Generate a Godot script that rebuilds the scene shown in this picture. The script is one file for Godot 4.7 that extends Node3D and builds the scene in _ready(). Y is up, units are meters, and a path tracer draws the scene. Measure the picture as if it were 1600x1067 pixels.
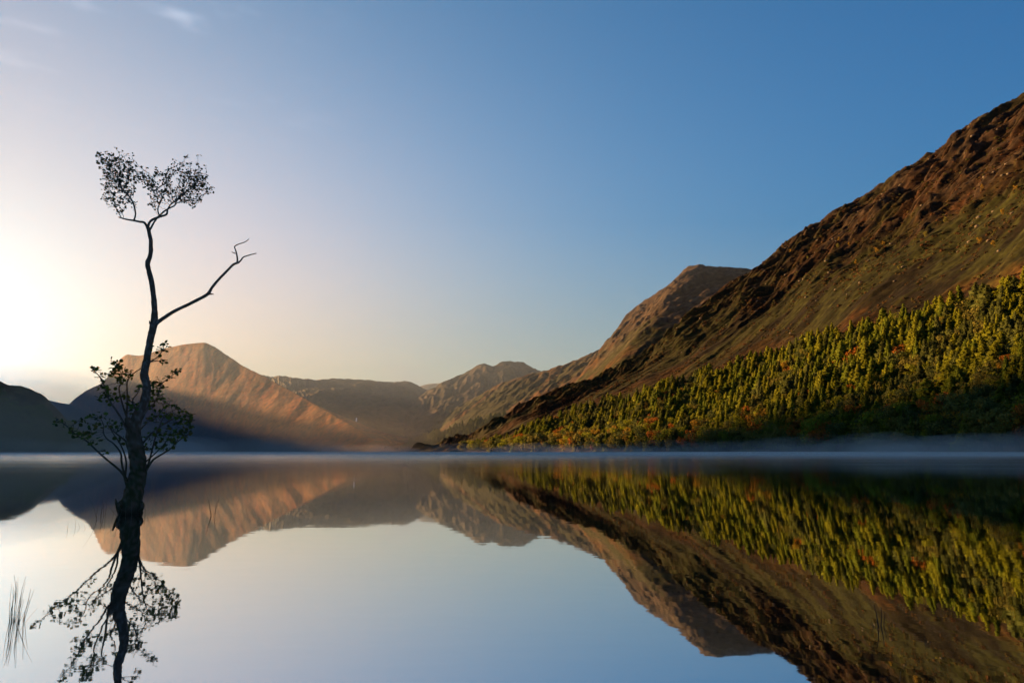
extends Node3D
# A lake at sunrise: a lone alder standing in still water, fells and a lit wood on the far shore.

const LENS := 1040.0            # focal length in pixels of the 1600 wide picture
const PITCH := 9.4
const EXPOSURE := 5.8
const SUN_AZ := -56.0
const GLOW_AZ := -43.0
const SUN_EL := 9.0
const EYE := Vector3(0, 1.1, 0)

var rng := RandomNumberGenerator.new()
var used := {}
var n_big := FastNoiseLite.new()
var n_mid := FastNoiseLite.new()
var n_rib := FastNoiseLite.new()
var n_fine := FastNoiseLite.new()


func _ready() -> void:
	rng.seed = 7
	set_camera_and_light()
	set_noises()
	build_ground_and_water()
	build_fells()
	build_woods()
	build_mist()
	build_alder()
	build_reeds()


# ------------------------------------------------------------------ camera, sky, sun

func set_camera_and_light() -> void:
	var cam := Camera3D.new()
	cam.name = "camera"
	cam.position = EYE
	cam.rotation_degrees = Vector3(PITCH, 0, 0)
	cam.fov = rad_to_deg(2.0 * atan(533.5 / LENS))
	cam.near = 0.1
	cam.far = 20000.0
	add_child(cam)
	var env := Environment.new()
	env.background_mode = Environment.BG_SKY
	env.tonemap_mode = Environment.TONE_MAPPER_LINEAR
	env.tonemap_exposure = EXPOSURE
	env.sdfgi_enabled = true
	env.ssao_enabled = true
	env.ssil_enabled = true
	env.volumetric_fog_enabled = true
	env.volumetric_fog_density = 0.000006
	env.volumetric_fog_albedo = Color(1.0, 0.88, 0.76)
	env.volumetric_fog_anisotropy = 0.7
	env.volumetric_fog_length = 6000.0
	var sky := Sky.new()
	var mat := PanoramaSkyMaterial.new()
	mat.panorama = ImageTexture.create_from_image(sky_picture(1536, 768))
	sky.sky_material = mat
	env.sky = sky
	var we := WorldEnvironment.new()
	we.name = "world_environment"
	we.environment = env
	add_child(we)
	var sun := DirectionalLight3D.new()
	sun.name = "sun"
	sun.light_energy = 1.6
	sun.light_color = Color(1.0, 0.51, 0.17).linear_to_srgb()
	sun.light_angular_distance = 0.5
	sun.shadow_enabled = true
	sun.directional_shadow_max_distance = 5000.0
	sun.rotation_degrees = Vector3(-SUN_EL, 180.0 - SUN_AZ, 0)
	add_child(sun)


func sky_picture(w: int, h: int) -> Image:
	# clear dawn air: brightness and hue fall off with the angle from the sun and with height
	var K: Array = [
		[-8.053, -2.719, 4.071, -4.424, 3.938, 0.367, -1.511, -0.219, -2.143, 9.021, -1.967, 3.006],
		[-3.833, -1.883, 2.628, -1.706, 2.186, -0.024, 0.44, 0.083, -0.76, 2.819, -1.094, 1.109],
		[-2.271, -2.581, 2.425, -1.163, 3.101, 0.762, 0.215, 0.496, -0.568, 1.415, -1.405, 0.324]]
	var im := Image.create_empty(w, h, false, Image.FORMAT_RGBF)
	var wisp := FastNoiseLite.new()
	wisp.seed = 21
	wisp.frequency = 1.0
	wisp.fractal_octaves = 4
	var sa := deg_to_rad(GLOW_AZ)
	var se := deg_to_rad(6.0)
	var s := Vector3(cos(se) * sin(sa), sin(se), -cos(se) * cos(sa))
	for y in h:
		var el := (0.5 - (y + 0.5) / h) * PI
		var e := maxf(rad_to_deg(el), 0.0)
		var h1 := exp(-e / 10.0)
		var h2 := exp(-e / 30.0)
		for x in w:
			if el < -0.03:
				im.set_pixel(x, y, Color(0.05, 0.055, 0.06))
				continue
			var az := (x + 0.5) / w * TAU
			var d := Vector3(cos(el) * sin(az), sin(el), -cos(el) * cos(az))
			var t := rad_to_deg(acos(clampf(d.dot(s), -1, 1)))
			var g1 := exp(-t / 12.0)
			var g2 := exp(-t / 30.0)
			var g3 := exp(-t / 70.0)
			var c := [0.0, 0.0, 0.0]
			for k in 3:
				var q: Array = K[k]
				c[k] = exp(q[0] + q[1] * h1 + q[2] * h2 + g1 * (q[3] + q[4] * h1 + q[5] * h2) + g2 * (q[6] + q[7] * h1 + q[8] * h2) + g3 * (q[9] + q[10] * h1 + q[11] * h2))
			# the sky opposite the sun brightens, as scattered light does; added for fill light
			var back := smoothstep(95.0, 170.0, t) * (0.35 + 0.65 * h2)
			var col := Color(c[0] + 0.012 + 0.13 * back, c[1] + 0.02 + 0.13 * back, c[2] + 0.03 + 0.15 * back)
			var low_t := rad_to_deg(acos(clampf(d.dot(Vector3(cos(0.05) * sin(sa), sin(0.05), -cos(0.05) * cos(sa))), -1, 1)))
			var halo := exp(-pow(low_t / 10.5, 2.0))
			col += Color(0.80, 0.72, 0.52) * halo
			# thin cirrus high up, drawn out along one direction
			if e > 22.0:
				var p := Vector2(d.x, d.z) / maxf(d.y, 0.2)
				var a := p.rotated(0.55)
				var n := wisp.get_noise_2d(a.x * 1.6, a.y * 6.0) * 0.6 + wisp.get_noise_2d(a.x * 5.0 + 40.0, a.y * 15.0) * 0.4
				var cover := smoothstep(0.12, 0.55, n + 0.30 * wisp.get_noise_2d(p.x * 0.7 + 9.0, p.y * 0.7)) * smoothstep(22.0, 34.0, e) * smoothstep(-12.0, -30.0, rad_to_deg(wrapf(az, -PI, PI)))
				var lit := 0.08 + 0.6 * g2
				col += Color(lit, lit * 0.93, lit * 0.92) * cover * 0.8
			im.set_pixel(x, y, Color(col.r / EXPOSURE, col.g / EXPOSURE, col.b / EXPOSURE))
	return im


# ------------------------------------------------------------------ helpers

func set_noises() -> void:
	n_big.seed = 3
	n_big.frequency = 1.0
	n_big.fractal_octaves = 4
	n_mid.seed = 11
	n_mid.frequency = 1.0
	n_mid.fractal_octaves = 3
	n_rib.seed = 5
	n_rib.frequency = 1.0
	n_rib.fractal_type = FastNoiseLite.FRACTAL_RIDGED
	n_rib.fractal_octaves = 4
	n_fine.seed = 17
	n_fine.frequency = 1.0
	n_fine.fractal_octaves = 2


func ray(x: float, y: float) -> Vector3:
	var p := deg_to_rad(PITCH)
	var u := 533.5 - y
	return Vector3(x - 800.0, u * cos(p) + LENS * sin(p), u * sin(p) - LENS * cos(p))


func far_point(x: float, y: float, d: float) -> Vector3:
	# a place on the land: a bearing and height as surveyed from the shore, d metres away along the ground
	var r := ray(x, y)
	return EYE + r * (d / Vector2(r.x, r.z).length())


func pixel_of(p: Vector3) -> Vector2:
	var a := deg_to_rad(PITCH)
	var q := p - EYE
	var f := q.y * sin(a) - q.z * cos(a)
	var u := q.y * cos(a) + q.z * sin(a)
	return Vector2(800.0 + q.x / f * LENS, 533.5 - u / f * LENS)


func numbered(called: String) -> String:
	if not used.has(called):
		used[called] = 0
		return called
	used[called] += 1
	return "%s_%03d" % [called, used[called]]


func tag(o: Node, label: String, category: String, group := "", kind := "") -> Node:
	o.set_meta("label", label)
	o.set_meta("category", category)
	if group:
		o.set_meta("group", group)
	if kind:
		o.set_meta("kind", kind)
	return o


func put(called: String, mesh: Mesh, mat: Material, parent: Node = null) -> MeshInstance3D:
	var o := MeshInstance3D.new()
	o.name = numbered(called) if parent == null else called
	o.mesh = mesh
	if mat:
		o.material_override = mat
	(self if parent == null else parent).add_child(o, true)
	return o


func array_mesh(v: PackedVector3Array, n: PackedVector3Array, c: PackedColorArray, i: PackedInt32Array) -> ArrayMesh:
	var a := []
	a.resize(Mesh.ARRAY_MAX)
	a[Mesh.ARRAY_VERTEX] = v
	if n.size():
		a[Mesh.ARRAY_NORMAL] = n
	if c.size():
		a[Mesh.ARRAY_COLOR] = c
	a[Mesh.ARRAY_INDEX] = i
	var m := ArrayMesh.new()
	m.add_surface_from_arrays(Mesh.PRIMITIVE_TRIANGLES, a)
	return m


func noise_texture(size: int, freq: float, octaves: int, sd: int, as_normal := false, strength := 8.0, lo := 0.0, hi := 1.0) -> NoiseTexture2D:
	var n := FastNoiseLite.new()
	n.seed = sd
	n.frequency = freq
	n.fractal_octaves = octaves
	var t := NoiseTexture2D.new()
	t.width = size
	t.height = size
	t.seamless = true
	t.noise = n
	if as_normal:
		t.as_normal_map = true
		t.bump_strength = strength
	elif lo > 0.0 or hi < 1.0:
		var g := Gradient.new()
		g.set_color(0, Color(lo, lo, lo))
		g.set_color(1, Color(hi, hi, hi))
		t.color_ramp = g
	return t


# ------------------------------------------------------------------ ground and water

func build_ground_and_water() -> void:
	var gm := StandardMaterial3D.new()
	gm.albedo_color = Color(0.09, 0.085, 0.04).linear_to_srgb()
	gm.roughness = 0.95
	gm.albedo_texture = noise_texture(512, 0.02, 4, 31, false, 8.0, 0.6, 1.0)
	gm.uv1_triplanar = true
	gm.uv1_world_triplanar = true
	gm.uv1_scale = Vector3.ONE * 0.02
	var g := PlaneMesh.new()
	g.size = Vector2(9000, 9000)
	var go := put("ground", g, gm)
	go.position = Vector3(0, -1.2, -2500)
	tag(go, "low valley ground under and around the lake", "ground", "", "structure")

	# a breath of wind ruffles the water farther out: each band of it is a little rougher than the one before
	var ripple := noise_texture(1024, 0.012, 4, 41, true, 8.0)
	var bands := [[300.0, -12.0, 0.02]]
	for k in 18:
		var t := (k + 1) / 18.0
		var near_z: float = bands[-1][1]
		bands.append([near_z, -12.0 * pow(1800.0 / 12.0, t), 0.02 + 0.14 * smoothstep(0.05, 0.62, t)])
	var wmesh := ArrayMesh.new()
	for b in bands:
		var a := []
		a.resize(Mesh.ARRAY_MAX)
		a[Mesh.ARRAY_VERTEX] = PackedVector3Array([Vector3(-1800, 0, b[0]), Vector3(1800, 0, b[0]), Vector3(1800, 0, b[1]), Vector3(-1800, 0, b[1])])
		a[Mesh.ARRAY_NORMAL] = PackedVector3Array([Vector3.UP, Vector3.UP, Vector3.UP, Vector3.UP])
		a[Mesh.ARRAY_INDEX] = PackedInt32Array([0, 2, 1, 0, 3, 2])
		wmesh.add_surface_from_arrays(Mesh.PRIMITIVE_TRIANGLES, a)
		var wm := StandardMaterial3D.new()
		wm.albedo_color = Color(0.52, 0.61, 0.70).linear_to_srgb()
		wm.metallic = 1.0
		wm.roughness = b[2]
		wm.normal_enabled = true
		wm.normal_texture = ripple
		wm.normal_scale = 0.006
		wm.uv1_triplanar = true
		wm.uv1_world_triplanar = true
		wm.uv1_scale = Vector3(0.07, 0.2, 0.2)
		wmesh.surface_set_material(wmesh.get_surface_count() - 1, wm)
	var wo := put("lake_water", wmesh, null)
	tag(wo, "still lake mirroring the sky, the fells and the wood", "water", "", "structure")


# ------------------------------------------------------------------ fells

class Slope:
	var v := PackedVector3Array()
	var nu := 0
	var nv := 0
	var top := 0          # row index of the ridge

	func at(u: float, w: float) -> Vector3:
		var x := clampf(u, 0, 0.9999) * (nu - 1)
		var y := clampf(w, 0, 0.9999) * top
		var i := int(x)
		var j := int(y)
		var a := v[j * nu + i].lerp(v[j * nu + i + 1], x - i)
		var b := v[(j + 1) * nu + i].lerp(v[(j + 1) * nu + i + 1], x - i)
		return a.lerp(b, y - j)


func spline(p: Array, t: float) -> Vector3:
	var k := clampi(int(t), 0, p.size() - 2)
	var a: Vector3 = p[maxi(k - 1, 0)]
	var b: Vector3 = p[k]
	var c: Vector3 = p[k + 1]
	var d: Vector3 = p[mini(k + 2, p.size() - 1)]
	return b.cubic_interpolate(c, a, d, t - k)


func fell_material(seed_: int, scale: float, bump: float) -> StandardMaterial3D:
	var m := StandardMaterial3D.new()
	m.vertex_color_use_as_albedo = true
	m.roughness = 0.95
	m.metallic_specular = 0.2
	m.albedo_texture = noise_texture(1024, 0.015, 6, seed_, false, 8.0, 0.25, 1.0)
	m.uv1_triplanar = true
	m.uv1_world_triplanar = true
	m.uv1_scale = Vector3.ONE * scale
	m.normal_enabled = true
	m.normal_texture = noise_texture(1024, 0.015, 6, seed_ + 1, true, 14.0)
	m.normal_scale = bump
	return m


# rows: [ridge x, ridge y, ridge distance, foot x, foot distance]; height = profile of the way up; paint gives the ground cover
func fell(called: String, label: String, rows: Array, nu: int, nv: int, profile: float, back: float, rough: Dictionary, paint: Callable, mat: Material, lift := -1.0) -> Slope:
	var rp := []
	var fp := []
	for r in rows:
		rp.append(r[0] if r[0] is Vector3 else far_point(r[0], r[1], r[2]))
		var q: Vector3 = r[1] if r[0] is Vector3 else far_point(r[3], 700, r[4])
		fp.append(Vector3(q.x, lift, q.z))
	var acc := [0.0]
	for k in range(1, rows.size()):
		acc.append(acc[-1] + (rp[k] - rp[k - 1]).length() + 0.5 * (fp[k] - fp[k - 1]).length())
	var s := Slope.new()
	s.nu = nu
	var nb := maxi(6, nv / 12)
	s.nv = nv + nb
	s.top = nv - 1
	var v := PackedVector3Array()
	v.resize(nu * s.nv)
	var col := PackedColorArray()
	col.resize(nu * s.nv)
	var seg := 0
	var along := 0.0
	var last := Vector3.ZERO
	for i in nu:
		var want: float = acc[-1] * i / (nu - 1)
		while seg < rows.size() - 2 and acc[seg + 1] < want:
			seg += 1
		var t: float = seg + (want - acc[seg]) / (acc[seg + 1] - acc[seg])
		var R := spline(rp, t)
		var F := spline(fp, t)
		var mid := (R + F) * 0.5
		if i:
			along += Vector2(mid.x - last.x, mid.z - last.z).length()
		last = mid
		var run := Vector2(R.x - F.x, R.z - F.z).length()
		for j in s.nv:
			var w := float(j) / s.top
			var p := F.lerp(R, minf(w, 1.0))
			p.y = F.y + (R.y - F.y) * pow(minf(w, 1.0), profile)
			if j > s.top:
				var q := float(j - s.top) / nb
				var out := (R - F)
				out.y = 0
				p = R + out.normalized() * back * q * (0.3 + 0.7 * q)
				p.y = R.y * (1.0 - q * q) - 3.0 * q
			var env := smoothstep(0.0, 0.12, w) * (1.0 - 0.55 * smoothstep(0.90, 1.0, w))
			var b := w * run
			var run_along: float = along + b * rough.get("skew", 0.0)
			var rib := n_rib.get_noise_2d(run_along / rough.rib, b / (rough.rib * rough.stretch) + n_big.get_noise_2d(along / 200.0, b / 200.0) * 0.5)
			var big := n_big.get_noise_2d(p.x / rough.big, p.z / rough.big)
			var small := n_mid.get_noise_2d(p.x / rough.small, p.z / rough.small)
			var crag: float = rough.crag * smoothstep(rough.craglo, rough.craghi, w)
			var streak := 0.0
			if rough.has("streak"):
				streak = n_rib.get_noise_2d(run_along / 17.0 + 30.0, b / 90.0) * 0.65 + n_rib.get_noise_2d(run_along / 7.0, b / 34.0 + 11.0) * 0.28
				streak += 1.6 * smoothstep(0.16, 0.30, n_mid.get_noise_2d(run_along / 26.0, b / 48.0 + 5.0)) * smoothstep(0.35, 0.7, w)
			var ease := 1.0
			if rough.has("streak"):
				ease = lerpf(0.35, 1.0, smoothstep(0.40, 0.62, w))
				streak *= ease
				small *= ease
			p.y += env * (streak * rough.get("streak", 0.0) + big * rough.big_h + (rib - 0.3) * (rough.rib_h + crag) + small * (rough.small_h + crag * 0.3))
			v[j * nu + i] = p
			var c: Color = paint.call(p, w, run_along, b, rib, big)
			col[j * nu + i] = c
	s.v = v
	var n := PackedVector3Array()
	n.resize(v.size())
	for j in s.nv:
		for i in nu:
			var dx := v[j * nu + mini(i + 1, nu - 1)] - v[j * nu + maxi(i - 1, 0)]
			var dy := v[mini(j + 1, s.nv - 1) * nu + i] - v[maxi(j - 1, 0) * nu + i]
			var m := dy.cross(dx)
			n[j * nu + i] = (m if m.y > 0 else -m).normalized()
	# winding: front faces run clockwise seen from above
	var flip := (v[1] - v[0]).cross(v[nu] - v[0]).y > 0
	var idx := PackedInt32Array()
	idx.resize((nu - 1) * (s.nv - 1) * 6)
	var k := 0
	for j in s.nv - 1:
		for i in nu - 1:
			var a := j * nu + i
			if flip:
				idx[k] = a; idx[k + 1] = a + nu; idx[k + 2] = a + 1
				idx[k + 3] = a + 1; idx[k + 4] = a + nu; idx[k + 5] = a + nu + 1
			else:
				idx[k] = a; idx[k + 1] = a + 1; idx[k + 2] = a + nu
				idx[k + 3] = a + 1; idx[k + 4] = a + nu + 1; idx[k + 5] = a + nu
			k += 6
	var o := put(called, array_mesh(v, n, col, idx), mat)
	tag(o, label, "fell", "", "structure")
	return s


const GRASS := Color(0.052, 0.060, 0.017)
const MOSS := Color(0.030, 0.036, 0.012)
const BRACKEN := Color(0.17, 0.062, 0.018)
const HEATHER := Color(0.052, 0.031, 0.016)
const DARK := Color(0.018, 0.015, 0.010)
const CRAG := Color(0.13, 0.105, 0.080)
const STRAW := Color(0.20, 0.13, 0.045)

var near_fell: Slope
var second_fell: Slope
var left_hill: Slope
var head_fell: Slope


func pn(x: float, y: float) -> float:
	return n_big.get_noise_2d(x, y)


func along_shore(p: Vector3) -> float:
	return -p.z + 0.3 * p.x


func paint_near(p: Vector3, w: float, a: float, b: float, rib: float, big: float) -> Color:
	var n1 := pn(a / 90.0, b / 220.0 + 40.0)
	var n2 := pn(a / 24.0 + 7.0, b / 70.0)
	var n3 := n_fine.get_noise_2d(a / 6.0, b / 14.0)
	var alt := p.y + n1 * 65.0 + n2 * 34.0 - 22.0
	var c := GRASS.lerp(MOSS, smoothstep(-0.25, 0.3, n2))
	c = c.lerp(DARK, smoothstep(0.05, 0.35, n1 + n2 * 0.6) * 0.85)
	c = c.lerp(BRACKEN * 0.7, (1.0 - smoothstep(100.0, 128.0, p.y + n2 * 45.0)) * smoothstep(-0.2, 0.3, n1) * lerpf(0.5, 1.0, smoothstep(660.0, 500.0, along_shore(p))))
	c = c.lerp(Color(0.30, 0.10, 0.02), (1.0 - smoothstep(122.0, 152.0, p.y + n2 * 40.0)) * smoothstep(600.0, 480.0, along_shore(p)))
	c = c.lerp(HEATHER, smoothstep(165.0, 225.0, alt))
	c = c.lerp(BRACKEN * 0.5, smoothstep(180.0, 230.0, alt) * smoothstep(0.0, 0.4, -n2 + n3 * 0.3) * 0.6)
	c = c.lerp(DARK, smoothstep(0.0, 0.35, n2 - n1 * 0.4) * smoothstep(165.0, 225.0, alt) * 0.7)
	c = c.lerp(CRAG * 0.7, smoothstep(0.2, 0.6, rib + n3 * 0.4) * smoothstep(190.0, 260.0, alt) * 0.5)
	c = c.lerp(GRASS, smoothstep(0.22, 0.45, -n1 + n3 * 0.2) * smoothstep(165.0, 225.0, alt) * 0.6)
	return c * (0.85 + 0.4 * n3)


func paint_second(p: Vector3, w: float, a: float, b: float, rib: float, big: float) -> Color:
	var n1 := pn(a / 120.0 + 3.0, b / 200.0)
	var n2 := pn(a / 35.0, b / 80.0 + 9.0)
	var h := p.y / 300.0 + n1 * 0.2
	var c := GRASS.lerp(MOSS, smoothstep(-0.2, 0.35, n2))
	c = c.lerp(BRACKEN, smoothstep(0.05, 0.45, n1 + n2 * 0.4) * 0.55)
	c = c.lerp(HEATHER, smoothstep(0.60, 0.85, h))
	c = c.lerp(CRAG * 0.8, smoothstep(0.1, 0.5, rib) * smoothstep(0.45, 0.7, h) * 0.6)
	return c * (1.2 + 0.8 * n2)


func paint_far(p: Vector3, w: float, a: float, b: float, rib: float, big: float) -> Color:
	var n1 := pn(a / 160.0, b / 240.0)
	var n2 := pn(a / 45.0 + 5.0, b / 110.0)
	var c := MOSS.lerp(HEATHER, smoothstep(-0.2, 0.3, n1))
	c = c.lerp(CRAG * 0.6, smoothstep(0.1, 0.5, rib) * 0.5)
	c = c.lerp(GRASS, (1.0 - smoothstep(0.1, 0.3, w)) * 0.7)
	return c * (1.0 + 0.5 * n2)


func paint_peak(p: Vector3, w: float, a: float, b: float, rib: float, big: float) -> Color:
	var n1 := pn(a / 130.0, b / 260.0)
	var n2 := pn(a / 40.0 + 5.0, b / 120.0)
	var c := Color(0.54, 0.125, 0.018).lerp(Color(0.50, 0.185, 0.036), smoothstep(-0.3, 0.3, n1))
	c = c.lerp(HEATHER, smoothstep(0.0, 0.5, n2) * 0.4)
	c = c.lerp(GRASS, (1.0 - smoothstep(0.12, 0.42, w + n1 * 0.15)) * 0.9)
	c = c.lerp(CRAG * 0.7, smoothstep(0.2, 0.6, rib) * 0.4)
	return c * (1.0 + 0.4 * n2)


func paint_left(p: Vector3, w: float, a: float, b: float, rib: float, big: float) -> Color:
	var n1 := pn(a / 100.0, b / 140.0)
	var n2 := pn(a / 30.0, b / 50.0)
	var c := HEATHER.lerp(BRACKEN, smoothstep(-0.2, 0.4, n1) * 0.6)
	c = c.lerp(STRAW, smoothstep(-0.1, 0.4, n2) * 0.6)
	return c * (1.8 + 0.8 * n2)


func build_fells() -> void:
	var ma := fell_material(51, 0.008, 0.6)
	var mb := fell_material(61, 0.005, 0.6)
	var mp := fell_material(65, 0.004, 0.25)
	var mc := fell_material(71, 0.003, 0.6)
	near_fell = fell("near_fell", "steep brown and green fellside rising from the lit wood to the skyline", [
		[2300, -60, 620, 2600, 250], [2000, 20, 720, 1950, 300], [1800, 70, 800, 1560, 390], [1700, 105, 850, 1390, 455],
		[1600, 145, 900, 1260, 515], [1560, 165, 915, 1215, 540], [1520, 192, 930, 1170, 565], [1480, 225, 950, 1125, 590], [1420, 262, 975, 1085, 620],
		[1360, 300, 1000, 1045, 650], [1300, 335, 1020, 1010, 675], [1240, 375, 1040, 965, 705], [1180, 420, 1060, 905, 760],
		[1136, 448, 1075, 850, 815], [1056, 520, 1090, 805, 860], [990, 562, 1098, 785, 890], [920, 596, 1105, 760, 920], [840, 625, 1130, 722, 980], [760, 668, 1150, 690, 1050],
		[690, 694, 1165, 662, 1100], [640, 706, 1175, 640, 1130]], 900, 340, 1.08, 260.0,
		{"streak": 3.0, "skew": 0.9, "rib": 55.0, "stretch": 4.5, "rib_h": 3.5, "big": 190.0, "big_h": 13.0, "small": 62.0, "small_h": 5.0, "crag": 13.0, "craglo": 0.45, "craghi": 0.75}, paint_near, ma)
	second_fell = fell("second_fell", "farther fell with a flat-topped crag and a long green shoulder", [
		[1330, 440, 1350, 1000, 850], [1260, 425, 1363, 957, 850], [1172, 420, 1380, 905, 850], [1130, 416, 1400, 877, 875], [1088, 414, 1420, 850, 900], [1070, 421, 1432, 843, 937], [1050, 440, 1445, 835, 979], [1020, 462, 1465, 824, 1042], [985, 485, 1488, 811, 1115], [973, 500, 1496, 806, 1140], [968, 517, 1500, 805, 1151], [940, 545, 1522, 787, 1197], [880, 570, 1571, 750, 1298], [845, 581, 1600, 729, 1357], [822, 586, 1627, 712, 1402], [775, 602, 1683, 679, 1494], [744, 621, 1720, 658, 1555], [712, 640, 1767, 647, 1643], [690, 659, 1800, 640, 1704], [660, 680, 1845, 622, 1773], [620, 698, 1905, 600, 1865], [590, 706, 1950, 583, 1935]],
		420, 150, 1.05, 260.0, {"rib": 70.0, "stretch": 3.0, "rib_h": 2.2, "big": 200.0, "big_h": 9.0, "small": 30.0, "small_h": 2.0, "crag": 6.0, "streak": 1.6, "skew": 0.5, "craglo": 0.4, "craghi": 0.8}, paint_second, mb)
	fell("rocky_peak", "distant twin-topped rocky peak at the head of the valley", [
		[1000, 610, 2500, 900, 1700], [900, 592, 2450, 830, 1700], [847, 581, 2420, 800, 1700], [835, 575, 2410, 790, 1700], [820, 567, 2400, 780, 1700], [800, 563, 2400, 765, 1700], [785, 564, 2400, 752, 1700], [773, 571, 2400, 745, 1700], [765, 571, 2400, 740, 1700],
		[757, 568, 2400, 735, 1700], [748, 571, 2400, 727, 1700], [735, 578, 2400, 717, 1700], [720, 586, 2395, 705, 1700], [705, 592, 2390, 692, 1700], [695, 595, 2385, 684, 1700], [680, 603, 2380, 670, 1700], [660, 616, 2360, 650, 1710], [640, 636, 2300, 630, 1720], [615, 668, 2200, 606, 1740], [590, 700, 2100, 585, 1760]],
		260, 120, 0.95, 350.0, {"rib": 80.0, "stretch": 2.5, "rib_h": 6.0, "big": 220.0, "big_h": 12.0, "small": 40.0, "small_h": 3.0, "crag": 8.0, "craglo": 0.4, "craghi": 0.8}, paint_far, mc)
	head_fell = fell("valley_head_fell", "long level fell closing the head of the valley", [
		[760, 640, 3000, 700, 1800], [700, 622, 2950, 660, 1800], [672, 610, 2920, 640, 1800], [660, 606, 2900, 630, 1800], [650, 601, 2900, 620, 1800], [640, 597, 2900, 612, 1800], [631, 596, 2900, 604, 1800], [616, 597, 2900, 592, 1800], [600, 596, 2900, 580, 1800], [575, 593, 2900, 560, 1800], [534, 592, 2900, 525, 1800], [494, 594, 2900, 490, 1800],
		[470, 592, 2920, 470, 1950], [440, 587, 2960, 445, 2200], [425, 588, 3000, 430, 2400], [412, 587, 3050, 420, 2550], [380, 590, 3150, 390, 2800], [300, 600, 3400, 330, 3100]],
		280, 110, 0.75, 400.0, {"rib": 90.0, "stretch": 2.0, "rib_h": 6.0, "big": 260.0, "big_h": 14.0, "small": 45.0, "small_h": 3.0, "crag": 5.0, "craglo": 0.3, "craghi": 0.6}, paint_far, mc)
	fell("far_ridge", "pale farthest ridge in the notch between the peak and the valley head", [
		[760, 590, 4300, 740, 3100], [720, 595, 4300, 710, 3100], [690, 598, 4300, 690, 3100], [670, 600, 4300, 672, 3100], [650, 604, 4300, 655, 3100], [600, 610, 4300, 610, 3100]],
		60, 30, 1.0, 400.0, {"rib": 120.0, "stretch": 2.0, "rib_h": 8.0, "big": 300.0, "big_h": 10.0, "small": 60.0, "small_h": 4.0, "crag": 0.0, "craglo": 0.3, "craghi": 0.6}, paint_far, mc)
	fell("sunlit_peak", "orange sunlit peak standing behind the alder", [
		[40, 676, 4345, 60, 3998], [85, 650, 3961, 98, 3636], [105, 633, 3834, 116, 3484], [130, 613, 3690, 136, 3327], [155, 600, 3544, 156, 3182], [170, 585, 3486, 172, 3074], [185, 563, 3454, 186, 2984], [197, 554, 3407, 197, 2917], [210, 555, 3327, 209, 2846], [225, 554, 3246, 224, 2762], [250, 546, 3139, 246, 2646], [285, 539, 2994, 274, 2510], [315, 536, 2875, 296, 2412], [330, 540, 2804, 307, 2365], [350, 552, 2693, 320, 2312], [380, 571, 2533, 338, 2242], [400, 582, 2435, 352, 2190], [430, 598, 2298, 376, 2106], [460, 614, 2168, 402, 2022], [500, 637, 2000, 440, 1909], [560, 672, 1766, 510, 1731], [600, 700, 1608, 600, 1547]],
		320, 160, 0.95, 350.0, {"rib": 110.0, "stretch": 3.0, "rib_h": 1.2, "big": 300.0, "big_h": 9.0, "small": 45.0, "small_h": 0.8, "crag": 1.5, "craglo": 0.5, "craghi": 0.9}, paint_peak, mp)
	fell("back_left_ridge", "low hazy ridge in the gap left of the sunlit peak", [
		[-100, 600, 3200, -60, 2500], [0, 612, 3200, 20, 2500], [40, 616, 3200, 50, 2500], [80, 627, 3200, 85, 2500], [110, 634, 3200, 112, 2500], [150, 650, 3200, 150, 2500], [220, 680, 3200, 215, 2500]],
		80, 40, 1.0, 400.0, {"rib": 100.0, "stretch": 2.0, "rib_h": 8.0, "big": 260.0, "big_h": 10.0, "small": 50.0, "small_h": 4.0, "crag": 0.0, "craglo": 0.3, "craghi": 0.6}, paint_far, mc)
	left_hill = fell("left_hill", "dark hazy wooded hill at the left shore", [
		[-1700, 230, 760, -1900, 420], [-1100, 260, 860, -1200, 560], [-700, 320, 960, -760, 700], [-400, 430, 1050, -440, 830], [-200, 490, 1120, -220, 930], [-110, 535, 1160, -120, 980], [-50, 571, 1185, -60, 1010], [0, 597, 1200, -10, 1030], [25, 603, 1210, 15, 1045], [45, 607, 1220, 33, 1055],
		[58, 613, 1226, 45, 1062], [75, 626, 1234, 62, 1072], [95, 646, 1245, 84, 1085], [112, 664, 1255, 104, 1097], [135, 682, 1270, 130, 1115], [165, 698, 1290, 162, 1135], [190, 707, 1300, 188, 1150]],
		300, 110, 1.0, 260.0, {"rib": 60.0, "stretch": 3.0, "rib_h": 4.0, "big": 150.0, "big_h": 8.0, "small": 24.0, "small_h": 2.5, "crag": 2.0, "craglo": 0.4, "craghi": 0.8}, paint_left, mb)
	fell("added_shade_mountain", "added unseen mountain beyond the left hill, shaped to shade the lake and lower wood", bearings([
		[-84, 8.0], [-74, 9.6], [-66, 9.8], [-58, 9.7], [-54, 9.9], [-51.5, 9.4], [-50.3, 9.0], [-49, 7.8], [-47.5, 7.5], [-45.5, 7.6], [-43.5, 7.3], [-41.6, 7.2], [-40.6, 6.9], [-39.8, 5.6], [-38.8, 4.0], [-37.0, 3.2], [-34.0, 2.4], [-30.0, 2.0]], 6000.0, 4700.0),
		160, 50, 1.0, 900.0, {"rib": 160.0, "stretch": 2.0, "rib_h": 20.0, "big": 400.0, "big_h": 25.0, "small": 80.0, "small_h": 8.0, "crag": 0.0, "craglo": 0.3, "craghi": 0.6}, paint_far, mc)  # unseen mountain, added and shaped to cast shade on lake, wood and peak
	build_valley_floor()
	build_waterfall()


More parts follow.
